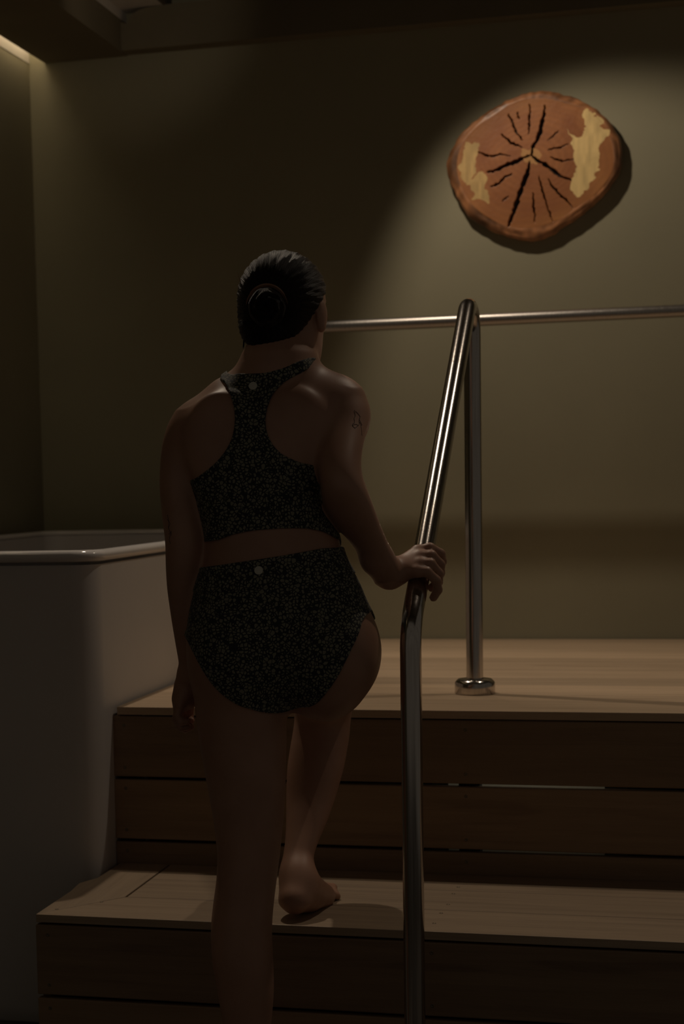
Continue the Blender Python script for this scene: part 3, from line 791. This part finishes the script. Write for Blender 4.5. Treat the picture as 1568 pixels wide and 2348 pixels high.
# --- swimwear: shells over the torso, cut by outlines
def poly_sdf(poly, X, Z):
    """2-D signed distance, negative inside"""
    P_ = np.array(poly); d2 = np.full(X.shape, 1e9); ins = np.zeros(X.shape, bool)
    for i in range(len(P_)):
        a, b_ = P_[i], P_[(i+1) % len(P_)]; e = b_-a; wx_, wz_ = X-a[0], Z-a[1]
        t = np.clip((wx_*e[0]+wz_*e[1])/max(1e-12, e.dot(e)), 0, 1)
        d2 = np.minimum(d2, (wx_-t*e[0])**2+(wz_-t*e[1])**2)
        if a[1] != b_[1]:
            ins ^= ((a[1] > Z) != (b_[1] > Z)) & (X < (b_[0]-a[0])*(Z-a[1])/(b_[1]-a[1])+a[0])
    return np.where(ins, -1, 1)*np.sqrt(d2)
def smooth_poly(pts, closed=True, n=6):
    out = []; N = len(pts)
    for i in range(N):
        p0, p1, p2, p3 = [np.array(pts[(i+k-1) % N], float) for k in range(4)]
        for k in range(n):
            t = k/n; out.append(tuple(.5*((2*p1)+(-p0+p2)*t+(2*p0-5*p1+4*p2-p3)*t*t+(-p0+3*p1-3*p2+p3)*t**3)))
    return out
def px_poly(pts, d): return [(lambda q: (q[0], q[2]))(L(x, y, d)) for x, y in pts]
def garment(name, back, front, thick, zr, mat, parent, dback=-.09, ysplit=.02, src=None):
    k0 = int((zr[0]-F.lo[2])/HV); k1 = int((zr[1]-F.lo[2])/HV)
    i0, i1 = int((-.26-F.lo[0])/HV), int((.30-F.lo[0])/HV); j0, j1 = int((-.20-F.lo[1])/HV), int((.26-F.lo[1])/HV)
    up = 2                                      # resample finer for crisp hems
    sub = (src if src is not None else TF.V)[i0:i1, j0:j1, k0:k1].astype(np.float32)
    for ax_ in range(3):
        n_ = sub.shape[ax_]; mid = (np.take(sub, range(n_-1), ax_)+np.take(sub, range(1, n_), ax_))/2
        out = np.empty([2*n_-1 if q == ax_ else sub.shape[q] for q in range(3)], np.float32)
        sl0 = [slice(None)]*3; sl0[ax_] = slice(0, None, 2); out[tuple(sl0)] = sub
        sl0[ax_] = slice(1, None, 2); out[tuple(sl0)] = mid; sub = out
    h2 = HV/2; lo = F.lo+np.array([i0, j0, k0])*HV
    X = lo[0]+h2*np.arange(sub.shape[0]); Y = lo[1]+h2*np.arange(sub.shape[1]); Z = lo[2]+h2*np.arange(sub.shape[2])
    XX, ZZ = np.meshgrid(X, Z, indexing='ij')
    sb = poly_sdf(back, XX, ZZ)[:, None, :]; sf = poly_sdf(front, XX, ZZ)[:, None, :]
    w_ = np.clip((Y-ysplit+.012)/.024, 0, 1)[None, :, None]
    reg = sb*(1-w_)+sf*w_
    V = np.maximum(sub-thick, -(sub+.004)); V = np.maximum(V, reg).astype(np.float32)
    class Q: pass
    q = Q(); q.lo = lo; q.h = h2
    return field_obj(name, V, q, mat, parent)
m, nt, b = new_mat('spotted_swim_fabric')
c = coords(nt, (1, 1, 1)); wn = node(nt, 'ShaderNodeTexNoise', i_Scale=60, i_Detail=2); lk(nt, c, wn.inputs['Vector'])
va = node(nt, 'ShaderNodeVectorMath', operation='MULTIPLY_ADD'); lk(nt, wn.outputs['Color'], va.inputs[0]); va.inputs[1].default_value = (.006, .006, .006); lk(nt, c, va.inputs[2])
vo = node(nt, 'ShaderNodeTexVoronoi', i_Scale=150); vo.feature = 'F1'; lk(nt, va.outputs[0], vo.inputs['Vector'])
ve = node(nt, 'ShaderNodeTexVoronoi', i_Scale=150); ve.feature = 'DISTANCE_TO_EDGE'; lk(nt, va.outputs[0], ve.inputs['Vector'])
sepc = node(nt, 'ShaderNodeSeparateColor'); lk(nt, vo.outputs['Color'], sepc.inputs[0])
thr = node(nt, 'ShaderNodeMath', operation='MULTIPLY_ADD'); lk(nt, sepc.outputs[0], thr.inputs[0]); thr.inputs[1].default_value = -.16; lk(nt, ve.outputs['Distance'], thr.inputs[2])
r = ramp(nt, [(.055, (.012, .013, .017)), (.10, (.215, .205, .150))]); lk(nt, thr.outputs[0], r.inputs[0])
lk(nt, r.outputs[0], b.inputs['Base Color']); b.inputs['Roughness'].default_value = .75; b.inputs['Sheen Weight'].default_value = .1
fw = node(nt, 'ShaderNodeTexNoise', i_Scale=900); lk(nt, c, fw.inputs['Vector']); bump(nt, b, fw.outputs['Fac'], .2, .0004)
M_SWIM = m
bra_back = px_poly(smooth_poly([(510, 868), (528, 905), (538, 955), (530, 1008), (500, 1055), (455, 1092), (405, 1125), (400, 1240), (484, 1241), (540, 1224), (600, 1214), (690, 1211), (740, 1219), (800, 1236), (812, 1120), (770, 1085), (722, 1068), (682, 1058), (640, 1036), (615, 1000), (609, 955), (624, 905), (655, 872), (706, 842), (716, 815), (680, 826), (650, 840), (605, 851), (560, 852), (535, 848), (514, 835), (502, 850)]), -.06)
bra_front = px_poly(smooth_poly([(495, 840), (510, 868), (490, 930), (470, 1000), (440, 1070), (400, 1125), (400, 1240), (480, 1246), (640, 1240), (800, 1240), (812, 1120), (770, 1075), (742, 1000), (722, 930), (708, 868), (722, 830), (690, 838), (665, 900), (600, 935), (540, 900), (520, 850)]), .14)
bra = garment('sports_bra', bra_back, bra_front, .0042, (1.02, 1.62), M_SWIM, person, src=F.V if False else None)
bf_back = px_poly(smooth_poly([(420, 1318), (462, 1305), (540, 1293), (640, 1278), (740, 1261), (790, 1262), (845, 1300), (880, 1360), (880, 1395), (838, 1418), (822, 1455), (798, 1502), (770, 1555), (735, 1604), (712, 1622), (690, 1627), (650, 1640), (612, 1636), (580, 1627), (540, 1612), (500, 1582), (470, 1545), (443, 1500), (425, 1470), (405, 1440)]), -.10)
bf_front = px_poly(smooth_poly([(420, 1318), (462, 1305), (540, 1300), (640, 1285), (740, 1266), (790, 1262), (845, 1300), (880, 1360), (870, 1400), (820, 1440), (750, 1520), (690, 1590), (650, 1640), (612, 1640), (570, 1600), (500, 1530), (430, 1480), (405, 1440)]), .10)
brief = garment('swim_briefs', bf_back, bf_front, .0042, (.80, 1.20), M_SWIM, person, ysplit=.01)
wb_back = px_poly([(400, 1322), (440, 1308), (540, 1291), (640, 1276), (740, 1259), (790, 1258), (850, 1290), (860, 1312), (803, 1322), (740, 1332), (640, 1344), (540, 1354), (446, 1362), (400, 1366)], -.10)
wb = garment('waistband', wb_back, wb_back, .0066, (.98, 1.20), M_SWIM, brief, ysplit=.01)
bvh_b = BVHTree.FromObject(bra, bpy.context.evaluated_depsgraph_get()) if False else None
def tree(o):
    me = o.data; return BVHTree.FromPolygons([v.co.copy() for v in me.vertices], [tuple(p.vertices) for p in me.polygons])
def hit(tr, px, py):
    a = L(px, py, -.6); b_ = L(px, py, .3); d = Vector(b_-a).normalized()
    r_ = tr.ray_cast(Vector(a), d); return r_[0], r_[1]
M_LOGO = plain('reflective_grey_print', (.60, .58, .50), .5)
for tr_o, px, py, nm in ((bra, 580, 885, 'emblem'), (wb, 593, 1308, 'emblem')):
    p, nrm = hit(tree(tr_o), px, py)
    if p is None: continue
    if nrm.y > 0: nrm = -nrm
    bm = bmesh.new(); bmesh.ops.create_cone(bm, cap_ends=True, segments=40, radius1=.0082, radius2=.0080, depth=.0008)
    if px == 593:                                # ring-shaped rim on the waistband emblem
        bm2 = bmesh.new()
    o = bm_obj(nm, bm, M_LOGO, tr_o); o.location = p+nrm*.0009; o.rotation_euler = nrm.to_track_quat('Z', 'Y').to_euler()
    o['label'] = 'small round pale emblem'

# --- hair
m, nt, b = new_mat('black_wet_hair')
tc = node(nt, 'ShaderNodeTexCoord'); vm = node(nt, 'ShaderNodeVectorMath', operation='SUBTRACT'); lk(nt, tc.outputs['Object'], vm.inputs[0])
bunc = L(612, 706, -.022); vm.inputs[1].default_value = tuple(bunc)
# strands converge on the bun: noise varies with the angle around it
sx = node(nt, 'ShaderNodeSeparateXYZ'); lk(nt, vm.outputs[0], sx.inputs[0])
at = node(nt, 'ShaderNodeMath', operation='ARCTAN2'); lk(nt, sx.outputs['Z'], at.inputs[0]); lk(nt, sx.outputs['X'], at.inputs[1])
ln = node(nt, 'ShaderNodeVectorMath', operation='LENGTH'); lk(nt, vm.outputs[0], ln.inputs[0])
cb = node(nt, 'ShaderNodeCombineXYZ'); lk(nt, at.outputs[0], cb.inputs[0]); lk(nt, ln.outputs['Value'], cb.inputs[1]); 
mp = node(nt, 'ShaderNodeMapping'); mp.inputs['Scale'].default_value = (38, 12, 1); lk(nt, cb.outputs[0], mp.inputs[0])
ns = node(nt, 'ShaderNodeTexNoise', i_Scale=1.0, i_Detail=6, i_Roughness=.65); lk(nt, mp.outputs[0], ns.inputs['Vector'])
r = ramp(nt, [(.35, (.006, .004, .004)), (.75, (.022, .014, .011))]); lk(nt, ns.outputs['Fac'], r.inputs[0]); lk(nt, r.outputs[0], b.inputs['Base Color'])
b.inputs['Roughness'].default_value = .36; b.inputs['Specular IOR Level'].default_value = .26; bump(nt, b, ns.outputs['Fac'], .9, .004)
M_HAIR = m
HF = Field(hc-np.array([.14, .17, .15]), hc+np.array([.14, .14, .12]), .0025)
HF.ell(hp(0, -.004, .014), (.0845, .1005, .0925), .02, R=np.array([s_, g_, [0, 0, 1.0]]).T)
HF.ell(hp(0, -.045, -.045), (.064, .060, .062), .03, R=np.array([s_, g_, [0, 0, 1.0]]).T)
X, Y, Z = np.meshgrid(*HF.ax, indexing='ij')
A_ = (X-hc[0])*s_[0]+(Y-hc[1])*s_[1]; B_ = (X-hc[0])*g_[0]+(Y-hc[1])*g_[1]; C_ = Z-hc[2]
front = (B_-(.004+.75*C_+.55*np.clip(C_, 0, 1)))*.75                    # hairline over the ears and forehead
nape = (-.092+.55*np.clip(B_+.06, 0, 1)+.9*np.abs(A_)**1.5*2)-C_
reg = np.maximum(front, nape)
k_ = .012; hh = np.maximum(k_-np.abs(HF.V-reg), 0)/k_
HV_ = np.maximum(HF.V, reg)+hh*hh*k_*.25
ang = np.arctan2(Z-bunc[2], X-bunc[0]); dist = np.sqrt((X-bunc[0])**2+(Y-bunc[1])**2+(Z-bunc[2])**2)
HV_ = HV_ + (.0008*np.sin(ang*38+6*dist*20)+.0005*np.sin(ang*71+3)) * np.clip((dist-.03)/.05, 0, 1)
hair = field_obj('hair', HV_.astype(np.float32), HF, M_HAIR, person)
# bun
BF = Field(bunc-.06, bunc+.06, .0016)
BF.ell(bunc, (.0345, .028, .0370), .01)
X, Y, Z = np.meshgrid(*BF.ax, indexing='ij')
a_ = np.arctan2(Z-bunc[2], X-bunc[0]); rr2 = np.hypot(X-bunc[0], Z-bunc[2])
BV = BF.V + .0013*np.sin(rr2*520+a_*2) + .0006*np.sin(a_*9+rr2*300)
bun = field_obj('hair_bun', BV.astype(np.float32), BF, M_HAIR, hair)
# fine loose hairs
m, nt, b = new_mat('brown_loose_hair'); b.inputs['Base Color'].default_value = (.30, .16, .09, 1); b.inputs['Roughness'].default_value = .4; M_LOOSE = m
verts_all, faces_all = [], []
def strand(pts, r0=.0005):
    v, f = tube_mesh(pts, [r0*(1-.75*i/(len(pts)-1)) for i in range(len(pts))], 5)
    o_ = len(verts_all); verts_all.extend(v); faces_all.extend([tuple(i+o_ for i in q) for q in f])
def bez(a, b_, c_, n=9):
    a, b_, c_ = map(np.array, (a, b_, c_)); return [tuple(a*(1-t)**2+b_*2*t*(1-t)+c_*t*t) for t in np.linspace(0, 1, n)]
rnd = random.Random(3)
for k in range(14):                              # wisp hanging before the left ear
    j = rnd.uniform(-3, 3); strand(bez(L(566+j, 730, .045), L(560+j*.6, 765, .045), L(558+j*.5, 798+rnd.uniform(-10, 4), .05)), .0010)
for k in range(9):                               # flyaways at the left of the bun
    j = rnd.uniform(-6, 6); strand(bez(L(575, 738+j, .0), L(560, 735+j, .0), L(543+rnd.uniform(-3, 6), 744+j*1.2, .0)), .0006)
tag(mesh_obj('hair_wisps', verts_all, faces_all, M_HAIR, hair, True), kind='stuff')
verts_all, faces_all = [], []
for k in range(16):                              # hairs wound over the top of the bun
    a0 = rnd.uniform(2.2, 3.0); a1 = rnd.uniform(.1, .6); q = rnd.uniform(1.0, 1.13)
    pts_ = []
    for t in np.linspace(0, 1, 14):
        a = a0+(a1-a0)*t; pts_.append((bunc[0]+.0355*q*math.cos(a), bunc[1]-.012+.005*math.sin(k), bunc[2]+.0385*q*math.sin(a)))
    strand(pts_, .00065)
for k in range(10):
    j = rnd.uniform(0, 1); strand(bez(L(556, 690-40*j, .06), L(550, 684-40*j, .05), L(547-rnd.uniform(0, 6), 672-50*j, .05)), .0003)
for k in range(8):
    j = rnd.uniform(-8, 8); strand(bez(L(742, 700+j, .07), L(752, 720+j, .08), L(752, 742+j, .09)), .0004)
for k in range(14):
    x_ = 585+130*rnd.random(); y0 = 580+((x_-650)/75)**2*14
    strand(bez(L(x_, y0, .07), L(x_+6, y0-6, .07), L(x_+rnd.uniform(6, 16), y0-rnd.uniform(2, 7), .07)), .0003)
tag(mesh_obj('loose_hair', verts_all, faces_all, M_LOOSE, hair, True), kind='stuff')

# --- fine line tattoos projected on the skin
M_INK = plain('tattoo_ink', (.02, .02, .025), .7)
bt = tree(body)
def tattoo(lines, label):
    verts_, faces_ = [], []
    for ln_ in lines:
        P_ = []
        for (x0, y0), (x1, y1) in zip(ln_[:-1], ln_[1:]):
            for k in range(4):
                t = k/4; p, nrm = hit(bt, x0+(x1-x0)*t, y0+(y1-y0)*t)
                if p is not None: P_.append(p+(nrm if nrm.y < 0 else -nrm)*.0001)
        if len(P_) < 2: continue
        v, f = tube_mesh(P_, .00042, 6); o_ = len(verts_); verts_ += v; faces_ += [tuple(i+o_ for i in q) for q in f]
    if verts_:
        o = mesh_obj('tattoo', verts_, faces_, M_INK, person, True); o['label'] = label
def Z8(pts): return [(770+u/14.68, 860+v/14.68) for u, v in pts]
tattoo([Z8(q) for q in ([(630, 1180), (615, 1230), (640, 1290), (650, 1370), (610, 1460), (625, 1540), (620, 1620), (560, 1650), (550, 1710), (610, 1670), (680, 1655), (760, 1700), (790, 1640), (775, 1540), (800, 1440), (815, 1400), (770, 1330), (700, 1250), (640, 1200)],
    [(815, 1400), (790, 1500), (840, 1600), (880, 1680), (850, 1700), (830, 1640), (780, 1560)], [(840, 1700), (860, 1850), (870, 2000), (890, 2050)], [(560, 1710), (640, 1790), (700, 1740), (760, 1700)])],
    'small fine line drawing tattooed on the back of the right upper arm')
tattoo([[(384, 1180), (387, 1195), (386, 1210), (391, 1222), (388, 1238), (392, 1250)], [(383, 1190), (390, 1200), (385, 1215)], [(387, 1225), (393, 1218), (392, 1232)]],
    'small dark tattoo on the left elbow')
